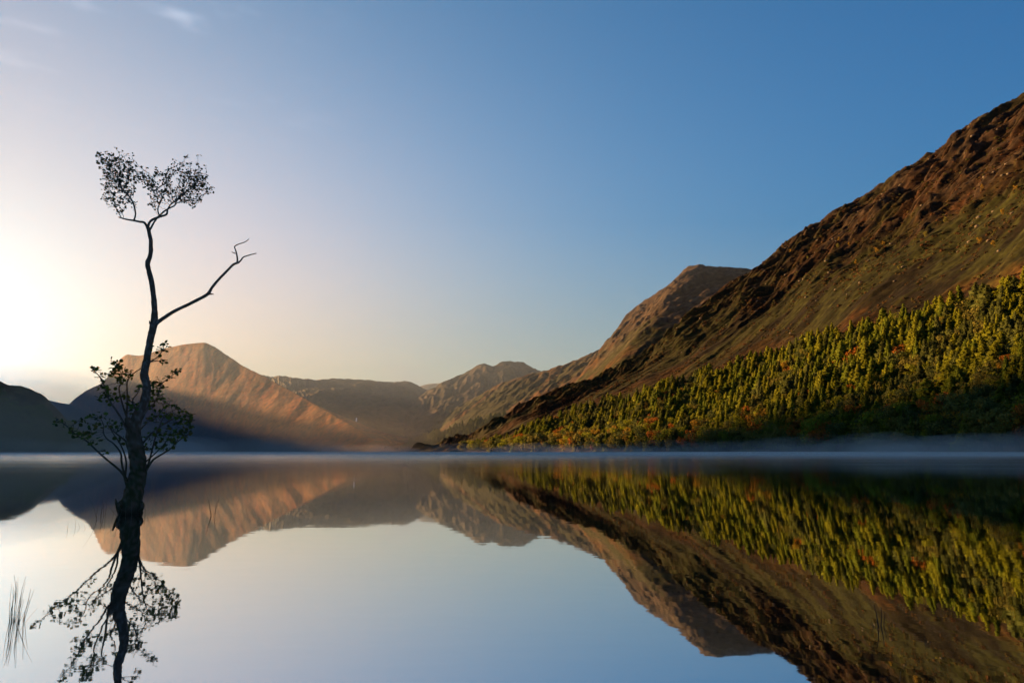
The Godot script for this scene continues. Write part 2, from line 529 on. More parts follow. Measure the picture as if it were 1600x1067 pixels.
func bearings(list: Array, d: float, foot: float) -> Array:
	# ridge rows from compass bearings and heights in degrees
	var out := []
	for q in list:
		var a := deg_to_rad(q[0])
		var p := EYE + Vector3(sin(a), tan(deg_to_rad(q[1])), -cos(a)) * d
		var f := EYE + Vector3(sin(a), 0, -cos(a)) * foot
		out.append([p, f])
	return out


func build_valley_floor() -> void:
	var m := fell_material(81, 0.02, 0.6)
	var v := PackedVector3Array()
	var c := PackedColorArray()
	var n := PackedVector3Array()
	var idx := PackedInt32Array()
	var nx := 90
	var nz := 30
	for j in nz:
		for i in nx:
			var x := -1500.0 + 1900.0 * i / (nx - 1)
			var z := -1330.0 - 1300.0 * j / (nz - 1) + 60.0 * pn(x / 150.0, 3.0)
			var t := float(j) / (nz - 1)
			v.append(Vector3(x, -0.6 + 14.0 * t * t + 1.2 * smoothstep(0.0, 0.06, t) + 2.0 * t * pn(x / 90.0, z / 90.0), z))
			n.append(Vector3.UP)
			c.append(GRASS.lerp(STRAW, smoothstep(-0.2, 0.3, pn(x / 60.0, z / 60.0))) * 1.2)
			if i < nx - 1 and j < nz - 1:
				var a := j * nx + i
				idx.append_array([a, a + nx, a + 1, a + 1, a + nx, a + nx + 1])
	var o := put("valley_floor", array_mesh(v, n, c, idx), m)
	tag(o, "flat pale fields at the head of the lake", "field", "", "structure")


func build_waterfall() -> void:
	# white water in a gill on the valley head, in three drops
	var drops := [[572, 655, 571, 664], [571, 667, 568, 674], [565, 680, 559, 690]]
	var m := StandardMaterial3D.new()
	m.albedo_color = Color(0.75, 0.77, 0.8)
	m.roughness = 0.5
	var root := Node3D.new()
	root.name = numbered("waterfall")
	add_child(root)
	tag(root, "thin white waterfall in a gill at the valley head", "waterfall")
	for d in drops:
		var st := SurfaceTool.new()
		st.begin(Mesh.PRIMITIVE_TRIANGLES)
		var pts := []
		for k in 6:
			var want := Vector2(lerpf(d[0], d[2], k / 5.0) + sin(k * 2.3) * 0.5, lerpf(d[1], d[3], k / 5.0))
			var best := 1e9
			var at := Vector3.ZERO
			for iu in 120:
				for iv in 60:
					var p := head_fell.at(0.3 + 0.4 * iu / 120.0, iv / 60.0)
					var e := (pixel_of(p) - want).length()
					if e < best:
						best = e
						at = p
			pts.append(at)
		for k in 5:
			var a: Vector3 = pts[k]
			var b: Vector3 = pts[k + 1]
			var side := Vector3(1.0 + 0.5 * (k % 2), 0, 0.2)
			var up := Vector3(0, 2.0, 3.0)
			var q := [a - side + up, a + side + up, b + side * 1.3 + up, b - side * 1.3 + up]
			for t in [[0, 1, 2], [0, 2, 3]]:
				for f in t:
					st.add_vertex(q[f])
		st.generate_normals()
		put("water_drop", st.commit(), m, root)


# ------------------------------------------------------------------ woods

func leaf_material(c: Color, glow := 0.9) -> StandardMaterial3D:
	var m := StandardMaterial3D.new()
	m.albedo_color = c.linear_to_srgb()
	m.vertex_color_use_as_albedo = true
	m.roughness = 0.8
	m.metallic_specular = 0.2
	m.cull_mode = BaseMaterial3D.CULL_DISABLED
	m.backlight_enabled = true
	m.backlight = Color(glow, glow, glow)
	return m


func cone_tube(st: SurfaceTool, a: Vector3, b: Vector3, ra: float, rb: float, sides := 5) -> void:
	var ax := (b - a).normalized()
	var s := ax.cross(Vector3.FORWARD if absf(ax.z) < 0.9 else Vector3.RIGHT).normalized()
	var t := ax.cross(s)
	for k in sides:
		var p := TAU * k / sides
		var q := TAU * (k + 1) / sides
		var d := s * cos(p) + t * sin(p)
		var e := s * cos(q) + t * sin(q)
		for x in [a + d * ra, b + d * rb, b + e * rb, a + d * ra, b + e * rb, a + e * ra]:
			st.add_vertex(x)


func trunk_mesh(h: float, r: float, limbs: int, g: RandomNumberGenerator) -> Mesh:
	var st := SurfaceTool.new()
	st.begin(Mesh.PRIMITIVE_TRIANGLES)
	cone_tube(st, Vector3(0, -0.03, 0), Vector3(0, h, 0), r, r * 0.35, 6)
	for k in limbs:
		var a := TAU * k / limbs + g.randf()
		var y := h * g.randf_range(0.45, 0.9)
		cone_tube(st, Vector3(0, y, 0), Vector3(cos(a) * 0.22, y + g.randf_range(0.12, 0.28), sin(a) * 0.22), r * 0.4, r * 0.12, 4)
	st.generate_normals()
	return st.commit()


func clump(v: PackedVector3Array, n: PackedVector3Array, c: PackedColorArray, i: PackedInt32Array, p: Vector3, out: Vector3, along: Vector3, len_: float, wide: float, tone: float) -> void:
	# a leafy spray: a bent four-sided blade pointing along, facing out
	var side := along.cross(out).normalized() * wide
	var k := v.size()
	var tip := p + along * len_
	var mid := p + along * len_ * 0.55 + out * wide * 0.35
	for q in [p, mid - side, tip, mid + side]:
		v.append(q)
		n.append(out)
		c.append(Color(tone, tone, tone))
	i.append_array([k, k + 1, k + 2, k, k + 2, k + 3])


func conifer_mesh(g: RandomNumberGenerator, wide: float, droop: float, whorls: int, ragged: float, power := 0.75) -> Mesh:
	var v := PackedVector3Array()
	var n := PackedVector3Array()
	var c := PackedColorArray()
	var i := PackedInt32Array()
	for w in whorls:
		var t := pow(float(w) / whorls, 0.9)
		var y := lerpf(0.10, 0.985, t)
		var r := wide * pow(1.0 - t, power) * g.randf_range(1.0 - ragged, 1.0 + ragged) + 0.012
		var boughs := 5 + int(4 * (1.0 - t))
		var a0 := g.randf() * TAU
		for b in boughs:
			var a := a0 + TAU * (b + g.randf_range(-0.3, 0.3)) / boughs
			var rr := r * g.randf_range(0.7, 1.15)
			var d := Vector3(cos(a), 0, sin(a))
			var base := Vector3(0, y + 0.02, 0)
			var tone := g.randf_range(0.82, 1.15)
			var parts := 4 if rr > 0.09 else 3 if rr > 0.05 else 2
			for q in parts:
				var f := (q + 0.4) / parts
				var p := base + d * rr * f * 0.75 + Vector3(0, -droop * rr * f, 0)
				var along := (d.rotated(Vector3.UP, g.randf_range(-0.8, 0.8)) + Vector3(0, g.randf_range(-0.45, 0.25) - droop * 0.5, 0)).normalized()
				var out := (d * 0.6 + Vector3(g.randf_range(-0.3, 0.3), 0.8, g.randf_range(-0.3, 0.3))).normalized()
				clump(v, n, c, i, p, out, along, rr * 0.42 + 0.022, rr * 0.15 + 0.013, tone * g.randf_range(0.85, 1.15))
				clump(v, n, c, i, p, (out + Vector3(0, -1.2, 0) + d).normalized(), (along + Vector3(0, -0.7, 0)).normalized(), rr * 0.4 + 0.02, rr * 0.12 + 0.012, tone * g.randf_range(0.75, 1.05))
	return array_mesh(v, n, c, i)


func broadleaf_mesh(g: RandomNumberGenerator, wide: float, leaves: int) -> Mesh:
	var v := PackedVector3Array()
	var n := PackedVector3Array()
	var c := PackedColorArray()
	var i := PackedInt32Array()
	var lobes := []
	for k in 11:
		var a := g.randf() * TAU
		var y := g.randf_range(0.34, 0.86)
		var reach := wide * sqrt(maxf(0.05, 1.0 - pow((y - 0.5) / 0.46, 2))) * g.randf_range(0.35, 0.8)
		lobes.append([Vector3(cos(a) * reach, y, sin(a) * reach), g.randf_range(0.10, 0.18), g.randf_range(0.75, 1.2)])
	for k in leaves:
		var l: Array = lobes[g.randi() % lobes.size()]
		var d := Vector3(g.randfn(), g.randfn() * 0.85 + 0.25, g.randfn()).normalized()
		var p: Vector3 = l[0] + d * l[1] * (0.65 + 0.4 * sqrt(g.randf()))
		var out := (d + Vector3(g.randfn(), g.randfn(), g.randfn()) * 0.35).normalized()
		var along := out.cross(Vector3(g.randfn(), g.randfn(), g.randfn())).normalized()
		clump(v, n, c, i, p, out, along, g.randf_range(0.05, 0.085), g.randf_range(0.02, 0.035), l[2] * g.randf_range(0.75, 1.25))
	return array_mesh(v, n, c, i)


func tussock_mesh(g: RandomNumberGenerator) -> Mesh:
	var v := PackedVector3Array()
	var n := PackedVector3Array()
	var c := PackedColorArray()
	var i := PackedInt32Array()
	for k in 46:
		var d := Vector3(g.randfn(), absf(g.randfn()) * 0.8, g.randfn()).normalized()
		var out := (d + Vector3(g.randfn(), g.randfn(), g.randfn()) * 0.3).normalized()
		clump(v, n, c, i, d * Vector3(0.5, 0.8, 0.5) * g.randf_range(0.6, 1.0), out, out.cross(Vector3(g.randfn(), g.randfn(), g.randfn())).normalized(), 0.4, 0.16, g.randf_range(0.7, 1.2))
	return array_mesh(v, n, c, i)


func boulder_mesh(g: RandomNumberGenerator) -> Mesh:
	var sp := SphereMesh.new()
	sp.radial_segments = 9
	sp.rings = 5
	sp.radius = 0.6
	sp.height = 1.1
	var a := sp.get_mesh_arrays()
	var v: PackedVector3Array = a[Mesh.ARRAY_VERTEX]
	for k in v.size():
		var d := v[k].normalized()
		v[k] *= 1.0 + 0.5 * n_mid.get_noise_3d(d.x * 1.3, d.y * 1.3, d.z * 1.3)
	var st := SurfaceTool.new()
	var m := array_mesh(v, PackedVector3Array(), PackedColorArray(), a[Mesh.ARRAY_INDEX])
	st.create_from(m, 0)
	st.deindex()
	st.generate_normals()
	return st.commit()


func shore_edge_y(x: float) -> float:
	# where the wood stops on the near fell, by bearing
	var e := [[600, 706], [700, 700], [790, 682], [830, 664], [900, 636], [1000, 610], [1100, 586], [1250, 536], [1400, 494], [1500, 470], [1600, 440], [1800, 385], [2300, 270], [3000, 150]]
	for k in e.size() - 1:
		if x < e[k + 1][0]:
			return lerpf(e[k][1], e[k + 1][1], clampf((x - e[k][0]) / (e[k + 1][0] - e[k][0]), 0, 1))
	return 150.0


func build_woods() -> void:
	var g := RandomNumberGenerator.new()
	g.seed = 99
	var conifers := []
	for k in 5:
		conifers.append(conifer_mesh(g, [0.27, 0.33, 0.25, 0.36, 0.30][k], [0.35, 0.2, 0.5, 0.3, 0.25][k], [32, 28, 34, 26, 30][k], [0.3, 0.4, 0.3, 0.45, 0.4][k], [0.95, 0.8, 1.0, 0.7, 0.9][k]))
	var broads := []
	for k in 4:
		broads.append(broadleaf_mesh(g, [0.34, 0.40, 0.30, 0.45][k], 520))
	var trunks := [trunk_mesh(0.9, 0.014, 0, g), trunk_mesh(0.62, 0.022, 5, g)]
	var bark := StandardMaterial3D.new()
	bark.albedo_color = Color(0.05, 0.038, 0.028).linear_to_srgb()
	bark.roughness = 0.95
	var tones := {
		"golden-green": Color(0.165, 0.19, 0.016), "bright green": Color(0.12, 0.165, 0.018), "deep green": Color(0.078, 0.100, 0.028),
		"olive": Color(0.15, 0.145, 0.032), "rust-orange": Color(0.30, 0.115, 0.018), "yellow": Color(0.24, 0.16, 0.02)}
	var mats := {}
	for t in tones:
		mats[t] = leaf_material(tones[t])
	var plain := leaf_material(Color(1, 1, 1))

	# candidate places on the near fell, jittered over the slope
	var spots := []
	var u := 0.0
	for tries in 90000:
		var uu := g.randf()
		var w := pow(g.randf(), 1.2) * 0.62
		var p := near_fell.at(uu, w)
		var px := pixel_of(p)
		if px.x < 640 or px.x > 1760 or p.y < 0.15:
			continue
		var edge := shore_edge_y(px.x) + 3.0 + 5.0 * n_mid.get_noise_2d(p.x / 30.0, p.z / 30.0)
		if px.y < edge + 24.0 * (400.0 / p.length()):
			continue
		spots.append([p, px, (px.y - edge) / (707.0 - edge)])
	# keep those far enough from the ones kept before
	var cell := {}
	var kept := []
	for s in spots:
		var p: Vector3 = s[0]
		var gap := 3.7 + 1.4 * n_mid.get_noise_2d(p.x / 60.0, p.z / 60.0)
		var key := Vector2i(int(floor(p.x / 7.0)), int(floor(p.z / 7.0)))
		var ok := true
		for dx in [-1, 0, 1]:
			for dz in [-1, 0, 1]:
				for q in cell.get(key + Vector2i(dx, dz), []):
					if ok and Vector2(q.x - p.x, q.z - p.z).length() < gap:
						ok = false
		if ok:
			if not cell.has(key):
				cell[key] = []
			cell[key].append(p)
			kept.append(s)
	# what grows where
	var trees := []
	for s in kept:
		var p: Vector3 = s[0]
		var px: Vector2 = s[1]
		var low: float = s[2]       # 0 at the upper edge, 1 at the shore
		var patch := n_big.get_noise_2d(p.x / 70.0 + 5.0, p.z / 70.0)
		var broad := g.randf() < clampf(0.20 + 0.70 * smoothstep(0.5, 0.95, low) + patch * 1.1, 0.06, 0.9)
		var tone := "golden-green"
		var r := g.randf()
		if broad:
			tone = "olive" if r < 0.45 else "deep green" if r < 0.75 else "golden-green"
			if g.randf() < 0.05 + 0.5 * smoothstep(0.15, 0.42, n_mid.get_noise_2d(p.x / 55.0 + 31.0, p.z / 55.0)):
				tone = "rust-orange" if g.randf() < 0.6 else "yellow"
		else:
			tone = "golden-green" if r < 0.45 - 0.4 * patch else "bright green" if r < 0.9 - 0.7 * smoothstep(0.05, 0.35, n_big.get_noise_2d(p.x / 110.0 + 60.0, p.z / 110.0)) else "deep green"  # deep green patches put the shade of gullies into the leaf colour
		var h := g.randf_range(10.0, 15.0) + 9.0 * smoothstep(0.55, 1.0, low) * g.randf() if broad else lerpf(9.0, 22.0, pow(g.randf(), 0.9))
		if p.length() > 900.0:
			h *= 0.9
		trees.append({"p": p, "px": px, "low": low, "broad": broad, "tone": tone, "h": h, "size": h / p.length(), "k": g.randi()})
	# the small fir wood and autumn trees on the farther shoulder
	for tries in 2400:
		var p := second_fell.at(g.randf_range(0.45, 0.98), pow(g.randf(), 1.3) * 0.75)
		var px := pixel_of(p)
		var upto := lerpf(703.0, 650.0, clampf((px.x - 610.0) / 170.0, 0, 1)) if px.x < 780 else 650.0 + (px.x - 780.0) * 0.25
		if px.y < upto or px.x < 600 or px.x > 860 or p.y < 0.3:
			continue
		var autumn := px.y > upto + 22.0 and g.randf() < 0.5
		trees.append({"p": p, "px": px, "low": 0.5, "broad": autumn, "tone": ["rust-orange", "yellow", "olive"][g.randi() % 3] if autumn else "deep green", "h": g.randf_range(11.0, 19.0), "size": 10.0 / p.length(), "k": g.randi()})
	trees.sort_custom(func(a, b): return a.size > b.size)
	var counts := {true: 0, false: 0}
	var rest := {}
	var protos := {}
	for t in trees:
		var p: Vector3 = t.p
		var shape: int = t.k % (4 if t.broad else 5)
		var xf := Transform3D(Basis(Vector3.UP, float(t.k % 628) * 0.01).scaled(Vector3(t.h, t.h, t.h) * Vector3(1.05 + 0.25 * sin(t.k), 1, 1.05 + 0.25 * sin(t.k))), p)
		var visible: bool = t.px.x < 1625
		if visible and counts[t.broad] < 299:
			counts[t.broad] += 1
			var key := "%s%d%s" % [t.tone, shape, t.broad]
			var called := "broadleaf_tree" if t.broad else "conifer_tree"
			var o: Node3D
			if not protos.has(key):
				o = Node3D.new()
				o.name = numbered(called)
				add_child(o)
				put("trunk", trunks[1 if t.broad else 0], bark, o)
				put("crown", (broads if t.broad else conifers)[shape], mats[t.tone], o)
				protos[key] = o
			else:
				o = protos[key].duplicate()
				o.name = numbered(called)
				add_child(o)
			o.transform = xf
			var where := "at water's edge" if t.low > 0.9 else "shaded lower wood" if t.low > 0.62 else "halfway up sunlit wood" if t.low > 0.25 else "wood's upper edge"
			if t.p.length() > 1150:
				where = "far shoulder's wood"
			var across := ""
			var reach := [690, 750, 810, 880, 960, 1040, 1120, 1200, 1280, 1360, 1440, 1520, 1580, 3000]
			var words := ["at the far tip", "near the far tip", "under green shoulder", "left of flat crag", "under crag's left foot", "under the flat crag", "under crag's summit", "below where fells meet", "right of fells' meeting", "under middle skyline", "under the steep skyline", "near the orange bracken", "near the right edge", "at the right edge"]
			for q in reach.size():
				if t.px.x < reach[q]:
					across = words[q]
					break
			var size: String = "tall" if t.h > (15.0 if t.broad else 18.5) else "medium" if t.h > (12.5 if t.broad else 15.8) else "small"
			var by := ""
			var close := 1e9
			for q in trees:
				if q.p != t.p and (q.p - t.p).length_squared() < close:
					close = (q.p - t.p).length_squared()
					by = "%s %s" % [q.tone, "crown" if q.broad else "conifer"]
			var label := "%s %s %s by %s, %s, %s" % [size, t.tone, "rounded tree" if t.broad else "conifer", by, where, across]
			if label.replace("-", " ").count(" ") > 15:
				label = label.substr(size.length() + 1)
			if label.replace("-", " ").count(" ") > 15:
				label = label.replace("of the ", "of ").replace("near the ", "near ").replace("below where fells meet", "below fells' meeting")
			tag(o, label, "tree", "broadleaf trees of the lakeside wood" if t.broad else "conifers of the lakeside wood")
		else:
			var key2 := "%d%s" % [shape, t.broad]
			if not rest.has(key2):
				rest[key2] = {"x": [], "c": [], "mesh": (broads if t.broad else conifers)[shape], "broad": t.broad}
			rest[key2].x.append(xf)
			rest[key2].c.append(tones[t.tone])
	for broad in [false, true]:
		var root := Node3D.new()
		root.name = "broadleaf_forest" if broad else "conifer_forest"
		add_child(root)
		tag(root, "the smaller round-crowned trees of the wood seen as one mass" if broad else "the smaller conifers of the sunlit wood seen as one mass", "wood", "", "stuff")
		for k in rest:
			if rest[k].broad == broad:
				scatter("crowns", rest[k].mesh, plain, rest[k].x, rest[k].c, root)
	print("trees ", trees.size(), " individually ", counts)

	# woods on the hazy left hill
	var xs := []
	var cs := []
	for tries in 5200:
		var p := left_hill.at(g.randf_range(0.45, 0.99), pow(g.randf(), 1.1) * 0.9)
		if n_mid.get_noise_2d(p.x / 90.0, p.z / 90.0) + 0.55 - p.y / 130.0 < 0.0 or p.y < 0.2 or pixel_of(p).x < -60:
			continue
		var h := g.randf_range(6.0, 11.0)
		xs.append(Transform3D(Basis(Vector3.UP, g.randf() * TAU).scaled(Vector3(h, h, h)), p))
		cs.append(tones[["olive", "deep green", "bright green", "golden-green"][g.randi() % 4]])
	var lw := scatter("left_hill_wood", broads[0], plain, xs, cs, self)
	tag(lw, "dim hazy wood covering the hill at the left shore", "wood", "", "stuff")

	# heather tussocks and boulders over the bare fell
	var tuss := []
	var tussc := []
	var rocks := []
	var rockc := []
	for tries in 26000:
		var p := near_fell.at(g.randf_range(0.08, 0.85), g.randf_range(0.28, 0.995))
		var px := pixel_of(p)
		if px.x < 830 or px.x > 1660 or px.y > shore_edge_y(px.x) - 2.0:
			continue
		var thick := n_mid.get_noise_2d(p.x / 45.0, p.z / 45.0) + (0.25 if p.y > 170.0 else -0.1)
		if g.randf() > 0.35 + thick * 1.2:
			continue
		var up := g.randf() < 0.03 and p.y > 120.0
		var h := g.randf_range(0.8, 2.6) if up else g.randf_range(0.8, 2.2) * (1.5 if g.randf() < 0.08 else 1.0)
		var xf := Transform3D(Basis(Vector3.UP, g.randf() * TAU).scaled(Vector3(h * 1.5, h, h * 1.5)), p - Vector3(0, 0.3 * h, 0))
		if up:
			rocks.append(xf)
			rockc.append(Color(0.065, 0.057, 0.048) * g.randf_range(0.6, 1.3))
		else:
			tuss.append(xf)
			tussc.append([Color(0.09, 0.045, 0.02), Color(0.05, 0.03, 0.016), Color(0.085, 0.06, 0.02), Color(0.055, 0.06, 0.018)][g.randi() % 4] * g.randf_range(0.7, 1.2))
	tag(scatter("heather_tussocks", tussock_mesh(g), plain, tuss, tussc, self), "heather and bracken tussocks all over the bare brown fellside", "heather", "", "stuff")
	var stone := StandardMaterial3D.new()
	stone.vertex_color_use_as_albedo = true
	stone.roughness = 0.95
	tag(scatter("fell_boulders", boulder_mesh(g), stone, rocks, rockc, self), "small grey boulders scattered over the bare brown fellside", "boulders", "", "stuff")

	# lone small trees among the crags of the near fell
	var lone := [[1045, 528], [1627, 0], [837, 0]]
	var spots2 := [[1391, 328], [1313, 379], [1326, 384], [1311, 391], [1295, 367], [1235, 397], [1261, 405], [1369, 394], [1380, 385], [1480, 350], [1536, 296], [1530, 383], [1404, 421], [1340, 414], [1568, 340], [1450, 372], [1590, 300], [1555, 388]]
	var at_words := ["beside a crag", "on a heather ledge", "below a rock rib"]
	for k in spots2.size():
		var want := Vector2(spots2[k][0], spots2[k][1])
		var best := 1e9
		var at := Vector3.ZERO
		for iu in 160:
			for iv in 70:
				var p := near_fell.at(0.12 + 0.5 * iu / 160.0, 0.35 + 0.6 * iv / 70.0)
				var e := (pixel_of(p) - want).length()
				if e < best:
					best = e
					at = p
		var o := Node3D.new()
		o.name = numbered("lone_tree")
		add_child(o)
		put("trunk", trunks[1], bark, o)
		put("crown", broads[k % 4], mats["yellow" if k % 3 else "olive"], o)
		var h := g.randf_range(5.0, 8.0)
		o.transform = Transform3D(Basis(Vector3.UP, g.randf() * TAU).scaled(Vector3(h * 0.7, h, h * 0.7)), at)
		var side := "above the orange bracken" if want.x > 1500 else "right of the fellside's middle" if want.x > 1420 else "in the fellside's middle" if want.x > 1350 else "left of the fellside's middle" if want.x > 1300 else "near where the two fells meet"
		var level := "high" if want.y < 345 else "midway up" if want.y < 386 else "low"
		tag(o, "tiny lone %s tree %s on the brown fellside, %s" % ["yellow" if k % 3 else "olive", level, side], "tree", "lone trees on the bare fellside, %s" % ("yellow" if k % 3 else "olive"))


func scatter(called: String, mesh: Mesh, mat: Material, xs: Array, cs: Array, parent: Node) -> MultiMeshInstance3D:
	var mm := MultiMesh.new()
	mm.transform_format = MultiMesh.TRANSFORM_3D
	mm.use_colors = true
	mm.mesh = mesh
	mm.instance_count = xs.size()
	for k in xs.size():
		mm.set_instance_transform(k, xs[k])
		mm.set_instance_color(k, cs[k])
	var o := MultiMeshInstance3D.new()
	o.name = numbered(called) if parent == self else called
	o.multimesh = mm
	o.material_override = mat
	parent.add_child(o, true)
	return o


# ------------------------------------------------------------------ mist

func mist(at: Vector3, size: Vector3, density: float, label: String, turn := 0.0, tint := Color(1.0, 0.98, 0.95)) -> void:
	var f := FogVolume.new()
	f.name = numbered("mist")
	f.shape = RenderingServer.FOG_VOLUME_SHAPE_ELLIPSOID
	f.size = size
	f.position = at
	f.rotation.y = turn
	var m := FogMaterial.new()
	m.albedo = tint
	m.density = density
	f.material = m
	add_child(f)
	tag(f, label, "mist", "mist over the lake", "stuff")


func build_mist() -> void:
	var g := RandomNumberGenerator.new()
	g.seed = 5
	# a low sheet lying on the water, thickest towards the far shore
	mist(Vector3(60, 0, -420), Vector3(900, 1.9, 640), 0.006, "low sheet of mist lying on the far water")
	mist(Vector3(150, 0, -300), Vector3(400, 2.3, 330), 0.014, "pale band of mist along the wooded right shore")
	mist(Vector3(-300, 0, -700), Vector3(900, 2.0, 900), 0.0014, "thin mist lying on the water at the head of the lake")
	for k in 22:
		var a := deg_to_rad(lerpf(-52.0, -33.0, k / 21.0))
		var d := g.randf_range(760.0, 930.0)
		mist(Vector3(sin(a) * d, 4.0, -cos(a) * d), Vector3(g.randf_range(120, 260), g.randf_range(60, 165), g.randf_range(120, 240)), g.randf_range(0.0003, 0.0010), "dim haze hanging before the wooded hill at left", 0.0, Color(1.0, 0.86, 0.72))  # warm albedo stands in for warm sky light on this haze
	for k in 7:
		mist(far_point(230 + k * 62, 700, 1480 + 60 * (k % 3)), Vector3(520 + 90 * (k % 2), 90 + 45 * (k % 4), 420), 0.00005, "blue-grey haze pooled at the head of the valley", k * 0.4)
	# blue air of the valley between the lake head and the far fells
	var air := FogVolume.new()
	air.name = numbered("haze")
	air.shape = RenderingServer.FOG_VOLUME_SHAPE_BOX
	air.size = Vector3(4600, 400, 2700)
	air.position = Vector3(-700, 190, -2450)
	var am := FogMaterial.new()
	am.albedo = Color(0.42, 0.64, 1.0).linear_to_srgb()
	am.density = 0.00013
	air.material = am
	add_child(air)
	tag(air, "blue air filling the valley between the lake and the far fells", "haze", "", "stuff")
	# wisps
	for k in 56:
		var d := g.randf_range(60.0, 300.0)
		var a := deg_to_rad(g.randf_range(-40.0, 34.0))
		var p := Vector3(sin(a) * d, 0.3, -cos(a) * d)
		mist(p, Vector3(g.randf_range(0.08, 0.22) * d, g.randf_range(0.9, 1.5), g.randf_range(20.0, 60.0)), g.randf_range(0.0015, 0.005), "faint wisp of mist drifting on the water")
	for k in 34:
		var d := g.randf_range(900.0, 1250.0)
		var a := deg_to_rad(lerpf(-40.0, -9.0, k / 33.0))
		mist(Vector3(sin(a) * d, 2.0, -cos(a) * d), Vector3(g.randf_range(60, 190), g.randf_range(12, 50), g.randf_range(60, 140)), g.randf_range(0.0006, 0.0020) * (0.3 if a > -0.42 else 1.0), "wisp of mist rising at the head of the lake")
	for k in 80:
		var t := k / 79.0
		var d := lerpf(330.0, 1000.0, t) * g.randf_range(0.9, 0.98)
		var a := deg_to_rad(lerpf(38.0, -16.0, t))
		mist(Vector3(sin(a) * d, 1.0, -cos(a) * d), Vector3(g.randf_range(20, 80), g.randf_range(4, 24), g.randf_range(14, 40)), g.randf_range(0.0012, 0.0070), "wisp of mist rising before the shore trees")


# ------------------------------------------------------------------ the alder

const TREE_D := 14.1
var tree_n := Vector3.ZERO
var tree_side := Vector3.ZERO


func tree_point(x: float, y: float, deep := 0.0) -> Vector3:
	# a point of the tree, measured in the upright plane through its foot, then moved deep metres away from the viewer
	var r := ray(x, y)
	return EYE + r * (TREE_D / r.dot(tree_n)) + tree_n * deep


func tube(path: Array, radii: Array, sides: int, lump: float, paint: Callable, sd := 0.0) -> Mesh:
	# a smooth swept limb with an uneven skin
	var pts := []
	var rad := []
	var step := 0.0
	for k in path.size() - 1:
		var n := maxi(2, int((path[k + 1] - path[k]).length() / maxf(0.02, radii[k] * 0.35)))
		n = mini(n, 14)
		for q in n:
			pts.append(spline(path, k + float(q) / n))
			rad.append(lerpf(radii[k], radii[k + 1], float(q) / n))
	pts.append(path[-1])
	rad.append(radii[-1])
	var v := PackedVector3Array()
	var c := PackedColorArray()
	var idx := PackedInt32Array()
	var s := Vector3.ZERO
	for k in pts.size():
		var ax: Vector3 = (pts[mini(k + 1, pts.size() - 1)] - pts[maxi(k - 1, 0)]).normalized()
		if s == Vector3.ZERO:
			s = ax.cross(Vector3(0.3, 0.2, 1)).normalized()
		s = (s - ax * s.dot(ax)).normalized()
		var t := ax.cross(s)
		for q in sides + 1:
			var a := TAU * (q % sides) / sides
			var d := s * cos(a) + t * sin(a)
			var p: Vector3 = pts[k]
			var bump := 1.0 + lump * (n_mid.get_noise_3d(p.x * 5.0 + d.x * 1.2 + sd, p.y * 5.0 + d.y, p.z * 5.0 + d.z * 1.2) + 0.5 * n_fine.get_noise_3d(p.x * 16.0 + d.x * 3.0, p.y * 9.0, p.z * 16.0 + d.z * 3.0))
			v.append(p + d * rad[k] * bump)
			c.append(paint.call(p, d))
			if k and q < sides:
				var b := (k - 1) * (sides + 1) + q
				idx.append_array([b, b + 1, b + sides + 1, b + 1, b + sides + 2, b + sides + 1])
	var cap := v.size()
	v.append(pts[-1])
	c.append(c[-1])
	for q in sides:
		idx.append_array([cap - sides - 1 + q, cap - sides + q, cap])
	var m := array_mesh(v, PackedVector3Array(), c, idx)
	var st := SurfaceTool.new()
	st.create_from(m, 0)
	st.generate_normals()
	return st.commit()


func bark_paint(p: Vector3, d: Vector3) -> Color:
	var n := n_mid.get_noise_3d(p.x * 7.0 + d.x, p.y * 7.0, p.z * 7.0 + d.z)
	var m := n_fine.get_noise_3d(p.x * 22.0 + d.x * 3.0, p.y * 14.0, p.z * 22.0 + d.z * 3.0)
	var c := Color(0.135, 0.088, 0.056).lerp(Color(0.22, 0.18, 0.14), smoothstep(0.0, 0.5, n + m * 0.4))
	var moss := (1.0 - smoothstep(0.7, 2.0, p.y + n * 0.8)) * smoothstep(-0.35, 0.15, m + n * 0.5)
	c = c.lerp(Color(0.035, 0.042, 0.012), moss * 0.85)
	c = c.lerp(Color(0.012, 0.010, 0.008), (1.0 - smoothstep(0.0, 0.18, p.y)) * 0.7)
	return c


